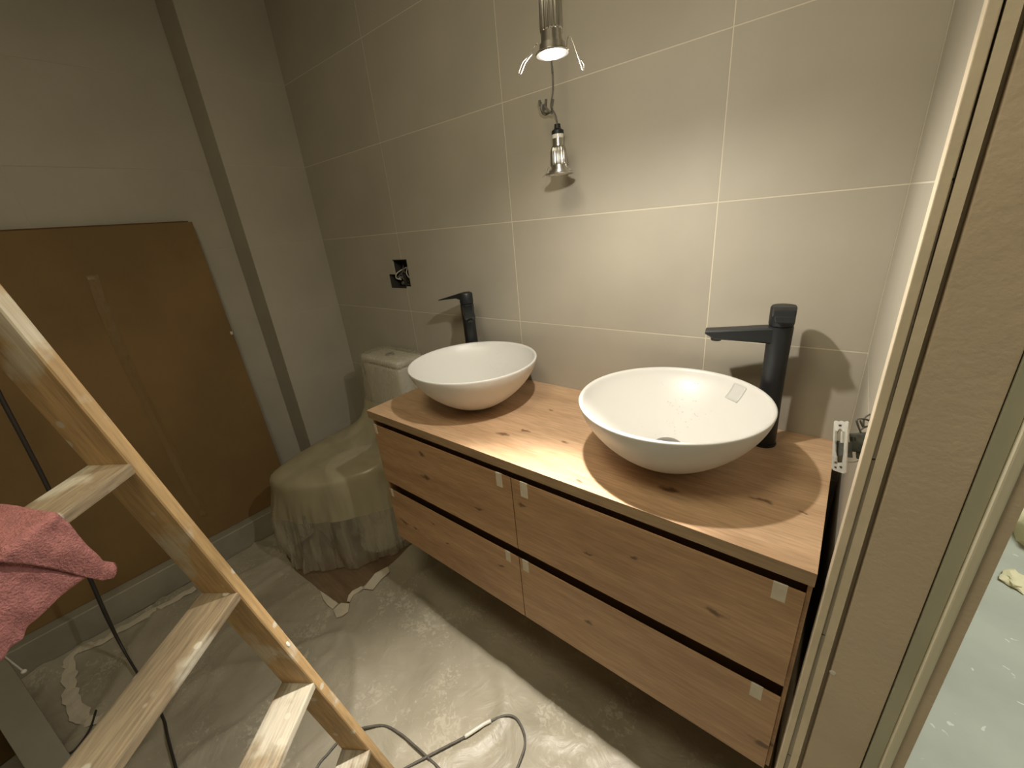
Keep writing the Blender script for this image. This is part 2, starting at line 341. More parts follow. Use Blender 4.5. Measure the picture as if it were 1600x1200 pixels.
# left wall: built-out pier next to the back wall, recess beyond it
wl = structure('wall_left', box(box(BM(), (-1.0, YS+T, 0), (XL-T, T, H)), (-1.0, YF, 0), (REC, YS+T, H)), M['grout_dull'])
for j in ROWS:
    z0, z1 = zr(j); hh = z1-z0
    if hh < .01: continue
    wd = -YS
    add_tile(wl, ('L', round(hh, 4)), [(G, G, wd-G, hh-G)], (XL, YS, z0), '-x')
    # return face of the pier, facing the room
    wd2 = XL-REC
    add_tile(wl, ('Lr', round(hh, 4)), [(G+.001, G, wd2-G, hh-G)], (REC, YS+.0, z0))
    for k in range(4):
        a0 = YS-(k+1)*TW; a1 = YS-k*TW
        if a1 < YF: continue
        a0 = max(a0, YF)
        add_tile(wl, ('R', round(a1-a0, 4), round(hh, 4)), [(G, G, a1-a0-G, hh-G)], (REC+.0012, a0, z0), '-x')
# right wall, bathroom side
YJ = -.47
wr = structure('wall_right', box(BM(), (XR+T, YJ+.02, 0), (1.641, T, H)), M['grout'])
for j in ROWS:
    z0, z1 = zr(j); hh = z1-z0
    if hh < .01: continue
    wd = -(YJ+.004)
    add_tile(wr, ('X', round(hh, 4)), [(G, G, wd-G, hh-G)], (XR, YJ+.004, z0), 'x')
# wall above the door, wall past the door, front wall, corridor walls
structure('wall_right_upper', box(BM(), (XR, YF, 2.08), (1.641, YJ+.02, H)), M['plaster'])
structure('wall_right_near', box(BM(), (XR, YF, 0), (1.641, -1.37, 2.08)), M['plaster'])
structure('wall_front', box(BM(), (-1.0, YF-.1, 0), (1.641, YF, H)), M['plaster'])
structure('wall_corridor_side', box(BM(), (1.52, .125, 0), (1.641, 4.2, H)), M['plaster'])
structure('wall_corridor_far', box(BM(), (3.5, -3.2, 0), (3.6, 4.2, H)), M['plaster'])
structure('wall_corridor_end', box(BM(), (1.52, 4.1, 0), (3.6, 4.2, H)), M['plaster'])
structure('wall_corridor_front', box(BM(), (1.641, -3.3, 0), (3.6, -3.2, H)), M['plaster'])

# ------------------------------------------------------------------ door frame (its inner face looks at the camera)
def lean(bm, dx):   # the frame stands slightly out of plumb
    for v in bm.verts: v.co.x += dx*max(0, (1.3-v.co.z))/1.3
    return bm
door = empty('door_1', (1.575, YJ, 0)); door['kind'] = 'structure'
obj('edge_strip', lean(obox(BM(), Vector((1.5105, YJ, 0)), Vector((.0095, 0, 0)), Vector((0, .03, 0)), Vector((0, 0, 2.08))), -.014), M['mdfe'], door, bevel=.001)
obj('frame_return', lean(obox(BM(), Vector((1.5200, YJ+.0015, 0)), Vector((.0105, 0, 0)), Vector((0, .028, 0)), Vector((0, 0, 2.08))), -.006), M['mdfe'], door)
obj('lining_board', lean(obox(BM(), Vector((1.5345, YJ+.0025, 0)), Vector((.0667, 0, 0)), Vector((0, .03, 0)), Vector((0, 0, 2.08))), -.0022), M['mdf'], door, bevel=.0012)
obj('door_stop', obox(BM(), Vector((1.6014, YJ+.0005, 0)), Vector((.0155, 0, 0)), Vector((0, .03, 0)), Vector((0, 0, 2.08))), M['primer'], door, bevel=.001)['label'] = 'greenish primed stop strip'
obj('bead', obox(BM(), Vector((1.6172, YJ-.0055, 0)), Vector((.0108, 0, 0)), Vector((0, .03, 0)), Vector((0, 0, 2.08))), M['bead'], door, bevel=.003, seg=3)['label'] = 'pale rounded bead'
obj('outer_strip', obox(BM(), Vector((1.6282, YJ+.001, 0)), Vector((.0135, 0, 0)), Vector((0, .03, 0)), Vector((0, 0, 2.08))), M['mdf'], door)
obj('head_lining', box(BM(), (1.5105, -1.35, 2.04), (1.6417, YJ+.001, 2.08)), M['mdf'], door)
obj('near_lining', box(BM(), (1.5105, -1.37, 0), (1.6417, -1.342, 2.04)), M['mdf'], door)
obj('plaster_fleck', lathe(BM(), [(0, .0015), (.0035, .0012), (.0045, 0)], ony(1301, 1051, YJ+.0025), 9, axis=(0, -1, 0)), M['ceramic'], door)['label'] = 'small white plaster splash'

# ------------------------------------------------------------------ ledge under the cardboard
ledge = structure('trim_1', box(BM(), (REC+.006, YF, 0), (-.615, YS-.001, .125)), M['ledge'], bevel=.006, seg=3)

# ------------------------------------------------------------------ vanity
VX0, VX1, VF = .2872, 1.4901, -.4583
vy = empty('bathroom_vanity', ((VX0+VX1)/2, -.23, .316), 'wall-hung oak-look double washbasin vanity with four handleless drawers', 'vanity')
carc = BM()
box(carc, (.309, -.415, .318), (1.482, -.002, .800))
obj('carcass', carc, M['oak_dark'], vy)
sp = BM(); box(sp, (.2990, -.449, .3158), (.3085, -.001, .8025)); obj('side_panel', sp, M['oak'], vy, bevel=.0006)
sp = BM(); box(sp, (1.4825, -.449, .3158), (1.4890, -.001, .8025)); obj('side_panel', sp, M['oak'], vy, bevel=.0006)
obj('bottom_panel', box(BM(), (.309, -.436, .3158), (1.482, -.002, .326)), M['oak'], vy)
SE = .8913
drawers = {}
for nm, (x0, x1, z0, z1) in {'ul': (.3061, SE-.0013, .5637, .7852), 'ur': (SE+.0013, 1.4820, .5637, .7852), 'll': (.3061, SE-.0013, .3158, .5329), 'lr': (SE+.0013, 1.4820, .3158, .5329)}.items():
    bm = BM()
    prof = [(VF, z0), (VF, z1), (VF+.0022, z1), (VF+.0185, z1-.032), (VF+.0185, z0+.002), (VF+.0165, z0)]
    A = [bm.verts.new((x0, y, z)) for y, z in prof]; B = [bm.verts.new((x1, y, z)) for y, z in prof]
    bm.faces.new(A); bm.faces.new(B)
    for q in range(6): bm.faces.new((A[q], A[(q+1) % 6], B[(q+1) % 6], B[q]))
    d = obj('drawer', bm, M['oak'], vy, bevel=.0006)
    drawers[nm] = d
STK = [('ul', .318, .7635, .014, .032), ('ul', .852, .763, .019, .040), ('ur', .930, .764, .021, .042), ('ll', .327, .514, .012, .030), ('ll', .852, .517, .016, .034), ('lr', .912, .513, .019, .036), ('ur', 1.449, .768, .020, .035), ('lr', 1.4455, .516, .019, .034)]
for k, x, z, sw, sh in STK:
    bm = BM(); zt = drawers[k]
    top = .7850 if k[0] == 'u' else .5327
    obox(bm, Vector((x-sw/2, VF-.0006, top-sh)), Vector((sw, 0, 0)), Vector((0, .0006, 0)), Vector((0, 0, sh)))
    box(bm, (x-sw/2, VF-.0006, top), (x+sw/2, VF+.0024, top+.0007))
    obj('tape_tab', bm, M['sticker'], zt)
ct = obj('vanity_worktop', box(BM(), (VX0, VF, .8030), (VX1, -.0005, .8300)), [M['oak_top'], M['oak_edge']], None, bevel=.0008)
for p in ct.data.polygons:
    if p.normal.y < -.7 or abs(p.normal.x) > .7: p.material_index = 1
tag(ct, 'long oak-look worktop with dark knots carrying both white basins', 'worktop')

# ------------------------------------------------------------------ basins
def basin(cx, cy, R, zr_, label, sticker=None, drops=True):
    b = empty('wash_basin', (cx, cy, .8302), label, 'basin', 'round white countertop basins')
    c = (cx, cy, .8302); Hh = zr_-.8302; r0 = .036
    def ro(t): return r0+(R-r0)*(1-(1-t)**1.6)**.74
    prof = [(0, 0.0), (r0*.8, 0), (r0*.97, .0012)]
    for i in range(1, 25):
        t = i/24; prof.append((ro(t)*1.0 if t else r0, Hh*t-.002*(t == 1)))
    prof += [(R-.0015, Hh), (R-.0055, Hh)]
    for i in range(23, -1, -1):
        t = i/24; prof.append((max(.026, ro(t)-.0075-.012*(1-t)), .036+(Hh-.036)*t if i else .0365))
    prof += [(.0235, .034), (.0, .0335)]
    obj('bowl', lathe(BM(), prof, c, 96), M['basin'], b, smooth=True)
    dr = obj('drain', lathe(BM(), [(.0, .0485), (.015, .0475), (.026, .0440), (.031, .0400), (.032, .0370), (.028, .0345)], c, 40), M['drain'], b, smooth=True); dr['label'] = 'dark domed drain cover'
    if sticker:
        # square paper sticker lying on the inner wall just under the rim
        bm = BM(); n = 6; rows = []; rim = []
        a0, half, z1_, z0_ = sticker
        for i in range(n+1):
            row = []
            for k in range(n+1):
                z = z1_+(z0_-z1_)*k/n; t = (z-.8302-.036)/(Hh-.036)
                r = ro(t)-.0075-.012*(1-t)-.0012
                a = math.radians(a0)+(i/n*2-1)*half/r
                row.append(bm.verts.new((cx+r*math.cos(a), cy+r*math.sin(a), z)))
            rows.append(row)
        for i in range(n):
            for k in range(n): bm.faces.new((rows[i][k], rows[i+1][k], rows[i+1][k+1], rows[i][k+1]))
        o = obj('sticker', bm, M['label'], b, smooth=True); o['label'] = 'small square pale sticker inside the rim'
        so = o.modifiers.new('s', 'SOLIDIFY'); so.thickness = .0006
    if drops:
        bm = BM(); rnd = random.Random(3)
        for i in range(70):
            a = rnd.uniform(0, 2*PI); t = abs(rnd.gauss(.10, .18)) if i < 40 else rnd.uniform(.2, .8); t = min(t, .85)
            a = math.radians(95)+rnd.gauss(0, .35)
            r = max(.034, ro(t)-.0075-.012*(1-t)); s = rnd.uniform(.0007, .0016)
            lathe(bm, [(0, s*.6), (s*.7, s*.4), (s, 0)], (cx+r*math.cos(a), cy+r*math.sin(a), .8302+.0365+(Hh-.036)*t), 6)
        o = obj('water_drops', bm, M['label'], b, smooth=True); o['kind'] = 'stuff'
    return b
basin(1.1985, -.2655, .1935, .9845, 'white round basin nearer the doorway, with a square sticker inside its rim', sticker=(55, .0175, .976, .945))
basin(.594, -.246, .1970, .9820, 'white round basin at the toilet end of the oak worktop')

# ------------------------------------------------------------------ taps
def tap(cx, cy, spout_dir, lever_dir, label, Ht=.318, lever_len=.125):
    t = empty('basin_mixer_tap', (cx, cy, .8302), label, 'tap', 'tall black basin mixer taps')
    c = Vector((cx, cy, .8302)); sd = Vector((math.cos(spout_dir), math.sin(spout_dir), 0)); sn = Vector((-sd.y, sd.x, 0)); up = Vector((0, 0, 1))
    obj('base_ring', lathe(BM(), [(0, 0), (.0262, 0), (.0268, .002), (.0262, .006), (0, .006)], c, 40), M['black'], t, smooth=True, auto=.6)
    obj('body', lathe(BM(), [(0, .006), (.0245, .006), (.0250, .02), (.0226, .12), (.0222, .20), (.0232, .276), (.0225, .280), (0, .280)], c, 48), M['black'], t, smooth=True, auto=.6)
    # flat tapering spout with chamfered underside at the tip
    bm = BM(); secs = [(.000, .0185, .243, .279), (.04, .0180, .245, .276), (.10, .0175, .247, .270), (.122, .0172, .248, .268), (.142, .0165, .259, .2665)]
    rings = []
    for d, hw, z0, z1 in secs:
        ch = .003
        rings.append([bm.verts.new(c+sd*d+sn*a+up*z) for a, z in ((-hw, z0+ch), (-hw, z1-ch), (-hw+ch, z1), (hw-ch, z1), (hw, z1-ch), (hw, z0+ch), (hw-ch, z0), (-hw+ch, z0))])
    for A, B in zip(rings, rings[1:]):
        for i in range(8): bm.faces.new((A[i], A[(i+1) % 8], B[(i+1) % 8], B[i]))
    bm.faces.new(rings[0]); bm.faces.new(rings[-1])
    spo = obj('spout', bm, M['black'], t)
    obj('aerator', lathe(BM(), [(0, .2425), (.0105, .2425), (.0115, .245), (.0115, .251), (0, .251)], c+sd*.119, 28), M['black'], spo, smooth=True, auto=.6)
    # cap + lever
    ld = Vector((math.cos(lever_dir), math.sin(lever_dir), 0)); ln = Vector((-ld.y, ld.x, 0))
    obj('cap', lathe(BM(), [(0, .282), (.0225, .282), (.0235, .286), (.0235, Ht-.004), (.0215, Ht), (0, Ht+.0005)], c, 40), M['black'], t, smooth=True, auto=.6)
    bm = BM(); rings = []
    for d, hw, z0, z1 in [(-.004, .0205, Ht-.020, Ht+.0015), (.018, .0200, Ht-.020, Ht+.0005), (.030, .0190, Ht-.0165, Ht-.003), (lever_len*.75, .0165, Ht-.0225, Ht-.0165), (lever_len, .0150, Ht-.0265, Ht-.0235)]:
        rings.append([bm.verts.new(c+ld*d+ln*a+up*z) for a, z in ((-hw, z0), (-hw, z1), (hw, z1), (hw, z0))])
    for A, B in zip(rings, rings[1:]):
        for i in range(4): bm.faces.new((A[i], A[(i+1) % 4], B[(i+1) % 4], B[i]))
    bm.faces.new(rings[0]); bm.faces.new(rings[-1])
    obj('lever', bm, M['black'], t, bevel=.0012)
    return t
tap(1.358, -.085, math.radians(190), math.radians(-78), 'tall matt black tap behind the basin nearer the doorway, spout pointing left', Ht=.322, lever_len=.045)
tap(.425, -.075, math.radians(-42), math.radians(188), 'tall matt black tap behind the basin at the toilet end, flat lever pointing left', Ht=.318, lever_len=.115)

# ------------------------------------------------------------------ hanging spotlights
def spot(c, label, lit, cable, ring_r, body_r, lens_r, k=1.0, clips=()):
    c = Vector(c); t = empty('hanging_spotlight', c, label, 'lamp', 'unmounted recessed spotlights hanging on their cables')
    rr, b, l_ = ring_r, body_r, lens_r
    obj('trim_ring', lathe(BM(), [(l_, .001), (l_+.001, -.0012), (rr-.001, -.0008), (rr, .001), (rr-.001, .0025), (b+.002, .004), (b+.0015, .012*k), (l_, .012*k), (l_, .001)], c, 48), M['chrome'], t, smooth=True, auto=.7)
    obj('collar', lathe(BM(), [(0, .012*k), (b*.93, .012*k), (b*.93, .026*k), (0, .026*k)], c, 40), M['chrome'], t, smooth=True, auto=.6)
    obj('heat_sink', lathe(BM(), [(0, .026*k), (b*.97, .026*k), (b, .030*k), (b*.97, .062*k), (b*.86, .074*k), (b*.72, .079*k), (0, .079*k)], c, 90, rfun=lambda r, z, a: r*(1-.13*(.5+.5*math.cos(a*18))) if r > b*.5 else r), M['chrome'], t, smooth=True)
    obj('neck', lathe(BM(), [(0, .079*k), (b*.64, .079*k), (b*.64, .100*k), (0, .100*k)], c, 32), M['chrome'], t, smooth=True, auto=.6)
    obj('ceramic_collar', lathe(BM(), [(0, .100*k), (b*.66, .100*k), (b*.68, .111*k), (0, .111*k)], c, 32), M['ceramic'], t, smooth=True, auto=.6)['label'] = 'pale ceramic collar'
    obj('lamp_holder', lathe(BM(), [(0, .111*k), (b*.72, .111*k), (b*.70, .121*k), (b*.38, .127*k), (b*.34, .139*k), (0, .139*k)], c, 28), M['black'], t, smooth=True, auto=.7)['label'] = 'black plastic lamp holder'
    le = obj('lens', lathe(BM(), [(0, -.002), (l_*.7, -.0016), (l_, .0006), (l_, .004), (0, .004)], c, 40), M['glow'] if lit else M['ceramic'], t, smooth=True)
    if lit: le['label'] = 'glowing lens'
    for pts in clips:
        obj('spring_clip', tube(BM(), pts, .0006, 8, 5), M['chrome'], t, smooth=True)
    obj('cable', tube(BM(), cable, .0020, 10, 6), M['cable_grey'], t, smooth=True)
    return t
c1 = LAMP+Vector((0, 0, .003))
def dpt(u, v, d): r = ray(u, v); return CAM+r*(d/r.dot(CF))
dl = (LAMP-CAM).dot(CF)
cl1 = [[c1+Vector((-.016, -.014, .014)), dpt(836, 72, dl), dpt(826, 88, dl), dpt(817, 97, dl), dpt(811, 113, dl), dpt(814, 115, dl), dpt(821, 98, dl), dpt(832, 84, dl)],
       [c1+Vector((.019, .012, .014)), dpt(886, 74, dl), dpt(887, 60, dl), dpt(891, 57, dl), dpt(895, 66, dl), dpt(903, 88, dl), dpt(911, 110, dl), dpt(912, 100, dl), dpt(904, 90, dl)]]
spot(c1, 'brightly lit silver spotlight hanging highest, in front of the tiled wall', True, [c1+Vector((0, 0, .136)), c1+Vector((.008, .006, .25)), c1+Vector((-.01, .01, .5)), Vector((1.05, -.44, H-.001))], .0245, .0168, .0178, 1.0, cl1)
c2 = ony(874, 272, -.075)
kn = ony(861, 166, -.07)
cl2 = [[c2+Vector((-.02, .0, .008)), c2+Vector((-.028, -.004, .022)), c2+Vector((-.038, -.004, .006)), c2+Vector((-.050, -.004, -.001))],
       [c2+Vector((.018, .0, .008)), c2+Vector((.024, -.006, .026)), c2+Vector((.020, -.010, .030)), c2+Vector((.030, -.006, .010)), c2+Vector((.042, -.004, .004))]]
spot(c2, 'unlit silver spotlight hanging lower, close against the wall tiles', False, [c2+Vector((0, 0, .108)), ony(872, 200, -.075), ony(868, 180, -.07), kn, ony(864, 140, -.07), ony(863, 105, -.07), ony(860, 60, -.07), Vector((.80, -.06, H-.001))], .0365, .0215, .026, .80, cl2)
kt = empty('terminal_block', kn, 'small grey wire connector tangle on the cable above the unlit spotlight', 'connector')
bm = BM(); rnd = random.Random(5)
for k in range(5):
    p = ony(844+k*4.5, 166+(k % 2)*8, -.055-.004*k); tube(bm, [p, p+Vector((rnd.uniform(-.008, .008), -.004, rnd.uniform(.008, .014)))], .0032, 8, 1)
obj('connector_body', bm, M['cable_grey'], kt)
for k in range(4):
    a = ony(846+3*k, 160+5*k, -.06); b = ony(852+2*k, 180-2*k, -.05-.008*k); e_ = ony(863, 172+2*k, -.07)
    obj('wire', tube(BM(), [a, a.lerp(b, .5)+Vector((0, -.012, -.004)), b, e_, kn], .0014, 7, 5), M['cable_grey'], kt, smooth=True)

# ------------------------------------------------------------------ socket opening in the back wall
so = empty('wall_socket_box', (-.04, .02, 1.19), 'open dark socket hole with loose wires in the tiles above the toilet', 'socket box')
bm = BM(); box(bm, (HX0+.003, .048, HZ0+.003), (HX1-.003, .052, HZ1-.003)); obj('back_plate', bm, M['steelbox'], so)
bm = BM(); e_ = .003
for a, b in (((HX0, .001, HZ0), (HX0+e_, .05, HZ1)), ((HX1-e_, .001, HZ0), (HX1, .05, HZ1)), ((HX0, .001, HZ0), (HX1, .05, HZ0+e_)), ((HX0, .001, HZ1-e_), (HX1, .05, HZ1)), ((HX0+.036, .008, HZ0+.060), (HX0+.040, .05, HZ1)), ((HX0, .008, HZ0+.055), (HX0+.040, .05, HZ0+.059)), ((-.026, .014, HZ0), (-.021, .05, HZ0+.058))): box(bm, a, b)
obj('box_rim', bm, M['steelbox'], so)
rnd = random.Random(11)
for k in range(6):
    a = Vector((rnd.uniform(-.06, .02), .045, rnd.uniform(1.20, 1.245))); b = Vector((rnd.uniform(-.09, .015), .02+rnd.uniform(-.01, .01), rnd.uniform(1.15, 1.21))); c_ = a.lerp(b, .5)+Vector((rnd.uniform(-.02, .02), -.015, 0))
    obj('wire', tube(BM(), [a, c_, b, b+Vector((.008, .02, -.01))], .0024, 8, 5), M['cable_white'] if k % 3 == 0 else M['cable_grey'], so, smooth=True)
for k, (x, z, s) in enumerate(((-.078, 1.178, .009), (-.062, 1.155, .011), (-.035, 1.152, .008), (.012, 1.172, .008))):
    bm = BM(); bmesh.ops.create_icosphere(bm, subdivisions=2, radius=s, matrix=Matrix.Translation((x, .036, z)))
    for v in bm.verts: v.co += Vector((0, 0, 0))+noise.noise_vector(v.co*140)*.003
    obj('plaster_lump', bm, M['module'] if k % 2 else M['plaster'], so, smooth=True)

# ------------------------------------------------------------------ loose switch by the door frame
pc = dpt(1315, 697, .59)
sw = empty('light_switch_frame', pc, 'galvanised switch mounting frame hanging loose on wires beside the door frame', 'switch')
A_ = dpt(1303, 657, .60); B_ = dpt(1325, 658, .565); C_ = dpt(1299, 735, .60); Dd = dpt(1327, 739, .565)
ex = (B_-A_); ez = (C_-A_); nx = ex.cross(ez).normalized()
if nx.dot(CAM-A_) < 0: nx = -nx
bm = BM()
def PL(a, b): return A_+ex*a+(C_-A_)*b
ring_o = [(0, .02), (.12, 0), (.30, .02), (.5, 0), (.7, .02), (.9, 0), (1, .03), (1, .97), (.88, 1), (.12, .985), (0, .95)]
ring_i = [(.20, .36), (.22, .26), (.38, .17), (.5, .15), (.6, .17), (.76, .26), (.80, .40), (.80, .62), (.74, .80), (.36, .82), (.20, .62)]
for lvl in (0, 1):
    off = nx*(-.0015*lvl)
    vo = [bm.verts.new(PL(a, b)+off) for a, b in ring_o]; vi = [bm.verts.new(PL(a, b)+off) for a, b in ring_i]
    if lvl == 0: V0o, V0i = vo, vi
    n = len(vo)
    for i in range(n): bm.faces.new((vo[i], vo[(i+1) % n], vi[(i+1) % n], vi[i]))
    if lvl == 1:
        for i in range(n):
            bm.faces.new((V0o[i], V0o[(i+1) % n], vo[(i+1) % n], vo[i])); bm.faces.new((V0i[i], V0i[(i+1) % n], vi[(i+1) % n], vi[i]))
obj('mounting_plate', bm, M['plate'], sw)
for (a, b, wdt) in ((.5, .075, .16), (.32, .90, .12), (.70, .87, .14)):
    p = PL(a, b)+nx*.0004; obj('screw_slot', obox(BM(), p-ex*wdt/2, ex*wdt, (C_-A_)*.03, nx*.0005), M['steelbox'], sw)
# tabs on the plate
for (a, b, a2, b2) in ((.20, .20, .30, .42), (.70, .20, .80, .42), (.2, .70, .42, .80)):
    obj('spring_tab', obox(BM(), PL(a, b)+nx*.0005, ex*(a2-a), (C_-A_)*(b2-b), nx*.0022), M['plate'], sw)
m0 = dpt(1326, 676, .585); m1 = dpt(1357, 674, .60); m2 = dpt(1328, 706, .585)
bm = obox(BM(), m0, m1-m0, m2-m0, -nx*.022); obj('switch_module', bm, M['module'], sw, bevel=.002)['label'] = 'dark grey switch module behind the frame'
bm = obox(BM(), dpt(1336, 705, .585), (m1-m0)*.62, (m2-m0)*.42, -nx*.018); obj('module_foot', bm, M['module'], sw, bevel=.002)
bm = obox(BM(), dpt(1303, 688, .602), ex*.72, (m2-m0)*.8, -nx*.01); obj('module_core', bm, M['module'], sw, bevel=.001)
for k in range(4):
    p = dpt(1331+k*6, 683, .583); obj('terminal', obox(BM(), p, (m1-m0)*.11, (m2-m0)*.20, nx*.002), M['steelbox'], sw)
wp = [[dpt(1349, 666, .585), dpt(1350, 655, .585), dpt(1358, 648, .59), dpt(1376, 643, .62)],
      [dpt(1345, 676, .585), dpt(1339, 660, .58), dpt(1340, 655, .58), dpt(1352, 655, .585), dpt(1366, 661, .60), dpt(1376, 664, .62)],
      [dpt(1344, 672, .585), dpt(1352, 667, .585), dpt(1362, 666, .60), dpt(1374, 668, .62)],
      [dpt(1349, 668, .585), dpt(1346, 662, .583), dpt(1344, 657, .582)]]
for p in wp: obj('wire', tube(BM(), p, .0013, 8, 6), M['cable_grey'], sw, smooth=True)
obj('wire', tube(BM(), [dpt(1325, 722, .58), dpt(1335, 722, .58), dpt(1343, 719, .59)], .0006, 6, 5), M['plate'], sw, smooth=True)['label'] = 'thin bare wire'

# ------------------------------------------------------------------ cardboard sheet
cb = empty('cardboard_sheet', (-.69, -.97, .125), 'large brown flat cardboard pack leaning against the left wall on the ledge', 'cardboard')
CBx0, CBx1 = -.665, -.725
zt = 1.480
cY0, cY1 = -.475, -1.75
cn = Vector((zt-.125, 0, CBx0-CBx1)).normalized()
def cbp(y, t, off=0): return Vector((CBx0+(CBx1-CBx0)*t, y, .125+(zt-.125)*t))+cn*off
bm = BM(); n = 12
def slab(bm, y0, y1, t0, t1, o0, o1):
    v = [bm.verts.new(cbp(y, t, o)) for y in (y0, y1) for t in (t0, t1) for o in (o0, o1)]
    for i in ((0, 1, 3, 2), (4, 6, 7, 5), (0, 4, 5, 1), (2, 3, 7, 6), (0, 2, 6, 4), (1, 5, 7, 3)): bm.faces.new([v[k] for k in i])
    return bm
obj('front_panel', slab(BM(), cY0, cY1, .001, 1, -.012, 0), M['card'], cb, bevel=.002)
obj('back_panel', slab(BM(), cY0-.01, cY1, .001, 1.004, -.024, -.0125), M['cardedge'], cb)
obj('corner_nick', slab(BM(), cY0-.001, cY0-.010, .645, .655, 0, .002), M['sticker'], cb)['label'] = 'tiny pale torn spot at the edge'
# clear parcel tape down the sheet
tp = mat('clear_tape', (.20, .125, .05), .32, bump=.6, bscale=60, spec=.35)
tpts = [onx(145, 430, -.70), onx(165, 490, -.70), onx(200, 570, -.695), onx(235, 640, -.69), onx(270, 710, -.685), onx(300, 770, -.68), onx(320, 805, -.675)]
bm = BM(); prev = None
for i, p in enumerate(spline(tpts, 6)):
    t = (p.z-.125)/(zt-.125); q = cbp(p.y, t, .0009+.0012*abs(math.sin(i*1.3))); wv = .016
    a = bm.verts.new(q+Vector((0, wv, 0))); m_ = bm.verts.new(q+cn*.0022+Vector((0, .003, 0))); b_ = bm.verts.new(q-Vector((0, wv, 0)))
    if prev: bm.faces.new((prev[0], prev[1], m_, a)); bm.faces.new((prev[1], prev[2], b_, m_))
    prev = (a, m_, b_)
o = obj('parcel_tape', bm, tp, cb, smooth=False); o['label'] = 'wrinkled clear parcel tape'

# ------------------------------------------------------------------ toilet under its plastic bag
tx = -.10
wc = empty('toilet', (tx, -.35, 0), 'white close-coupled toilet wrapped in plastic in the corner left of the vanity', 'toilet')
def loops_mesh(levels, n=72, cx=tx, fold=None, cap_top=True, cap_bot=False, power=2.6):
    bm = BM(); rings = []
    for L_ in levels:
        z, dx, rx, yf, yb, p = L_[:6]; ry = (yb-yf)/2; cy = (yb+yf)/2; ring = []
        for i in range(n):
            a = 2*PI*i/n; ca, sa = math.cos(a), math.sin(a)
            q = (abs(ca)**p+abs(sa)**p)**(-1/p)
            P = Vector((cx+dx+rx*q*ca, cy+ry*q*sa, z))
            if fold: P = fold(P, a, z, Vector((ca, sa, 0)))
            ring.append(bm.verts.new(P))
        rings.append(ring)
    for A, B in zip(rings, rings[1:]):
        for i in range(n): bm.faces.new((A[i], A[(i+1) % n], B[(i+1) % n], B[i]))
    if cap_top: bm.faces.new(rings[-1])
    if cap_bot: bm.faces.new(rings[0])
    return bm
obj('pedestal', loops_mesh([(0, -.01, .112, -.42, -.10, 2.4), (.02, -.01, .112, -.42, -.10, 2.4), (.16, -.01, .105, -.40, -.08, 2.4), (.28, -.02, .130, -.43, -.06, 2.3), (.37, -.03, .148, -.465, -.05, 2.2), (.40, -.03, .150, -.468, -.05, 2.2)], 48, cap_bot=True), M['ceramic'], wc, smooth=True, auto=.8)
obj('lid', loops_mesh([(.402, -.03, .150, -.465, -.19, 2.2), (.418, -.03, .152, -.468, -.19, 2.2), (.424, -.03, .148, -.462, -.195, 2.2)], 48, cap_bot=True), M['ceramic'], wc, smooth=True, auto=.8)
obj('cistern', box(BM(), (tx-.125, -.150, .402), (tx+.145, -.016, .830)), M['ceramic'], wc, bevel=.018, seg=3, smooth=True, auto=1)
obj('cistern_lid', box(BM(), (tx-.125, -.152, .832), (tx+.147, -.016, .858)), M['ceramic'], wc, bevel=.010, seg=3, smooth=True, auto=1)
obj('flush_button', lathe(BM(), [(0, .864), (.018, .864), (.021, .862), (.021, .858)], (tx+.0, -.08, 0), 28), M['drain'], wc, smooth=True)
# the bag
def fold(P, a, z, nrm):
    k = max(0, min(1, (.385-z)/.33))
    side = .5+.5*math.cos(a-math.radians(235))
    w_ = noise.noise(Vector((math.cos(a)*4.5, math.sin(a)*4.5, z*2.2)))*.045*k*(.35+side) + noise.noise(Vector((math.cos(a)*13, math.sin(a)*13, z*5)))*.018*k*(.3+side)
    w_ += noise.noise(Vector((math.cos(a)*3, math.sin(a)*3, z*9+4)))*.004
    v1 = noise.noise(Vector((math.cos(a)*9, math.sin(a)*9, z*2.5+1))); v2 = noise.noise(Vector((math.cos(a)*7+z*9, math.sin(a)*7-z*6, z*7+8)))
    w_ += (.014*max(0, 1-abs(v1)*7)+.007*max(0, 1-abs(v2)*9))*k*1.15
    Q = P+nrm*w_
    if z < .06: Q.z += .03*abs(noise.noise(Vector((a*3, 1, 2))))*side
    fr = max(0, min(1, (-.22-Q.y)/.30))
    Q.y += .50*(Q.x+.16)*fr*(1 if z < .5 else 0 if z > .56 else .5)
    Q.y = min(Q.y, -.006)
    if Q.x < XL+.004: Q.x = XL+.004
    return Q
lv = []
for z in (.012, .04, .07, .10, .14, .18, .22, .26, .30, .34, .38, .405):
    g = max(0, (.22-z)/.22)
    b_ = min(1, (.405-z)/.12)
    lv.append((z, -.075-.022*b_+.004*g, .245+.026*b_-.012*g, -.60+.004*b_, -.02, 2.3))
lv += [(.425, -.075, .245, -.60, -.02, 2.3), (.445, -.072, .240, -.595, -.02, 2.4), (.458, -.070, .232, -.575, -.02, 2.5), (.470, -.068, .225, -.53, -.018, 2.6), (.480, -.066, .218, -.47, -.016, 2.8), (.490, -.06, .212, -.40, -.015, 3), (.502, -.05, .204, -.33, -.012, 3.2), (.520, -.032, .192, -.27, -.010, 3.6), (.56, -.006, .176, -.215, -.010, 4.4), (.65, .008, .164, -.182, -.010, 6), (.76, .012, .160, -.172, -.010, 6), (.84, .012, .158, -.170, -.010, 6), (.866, .012, .155, -.166, -.010, 6), (.873, .012, .148, -.158, -.014, 6), (.874, .012, .10, -.125, -.035, 4)]
bag = obj('plastic_cover_bag', loops_mesh(lv, 220, fold=fold), [M['bag'], M['hem']], None, smooth=True)
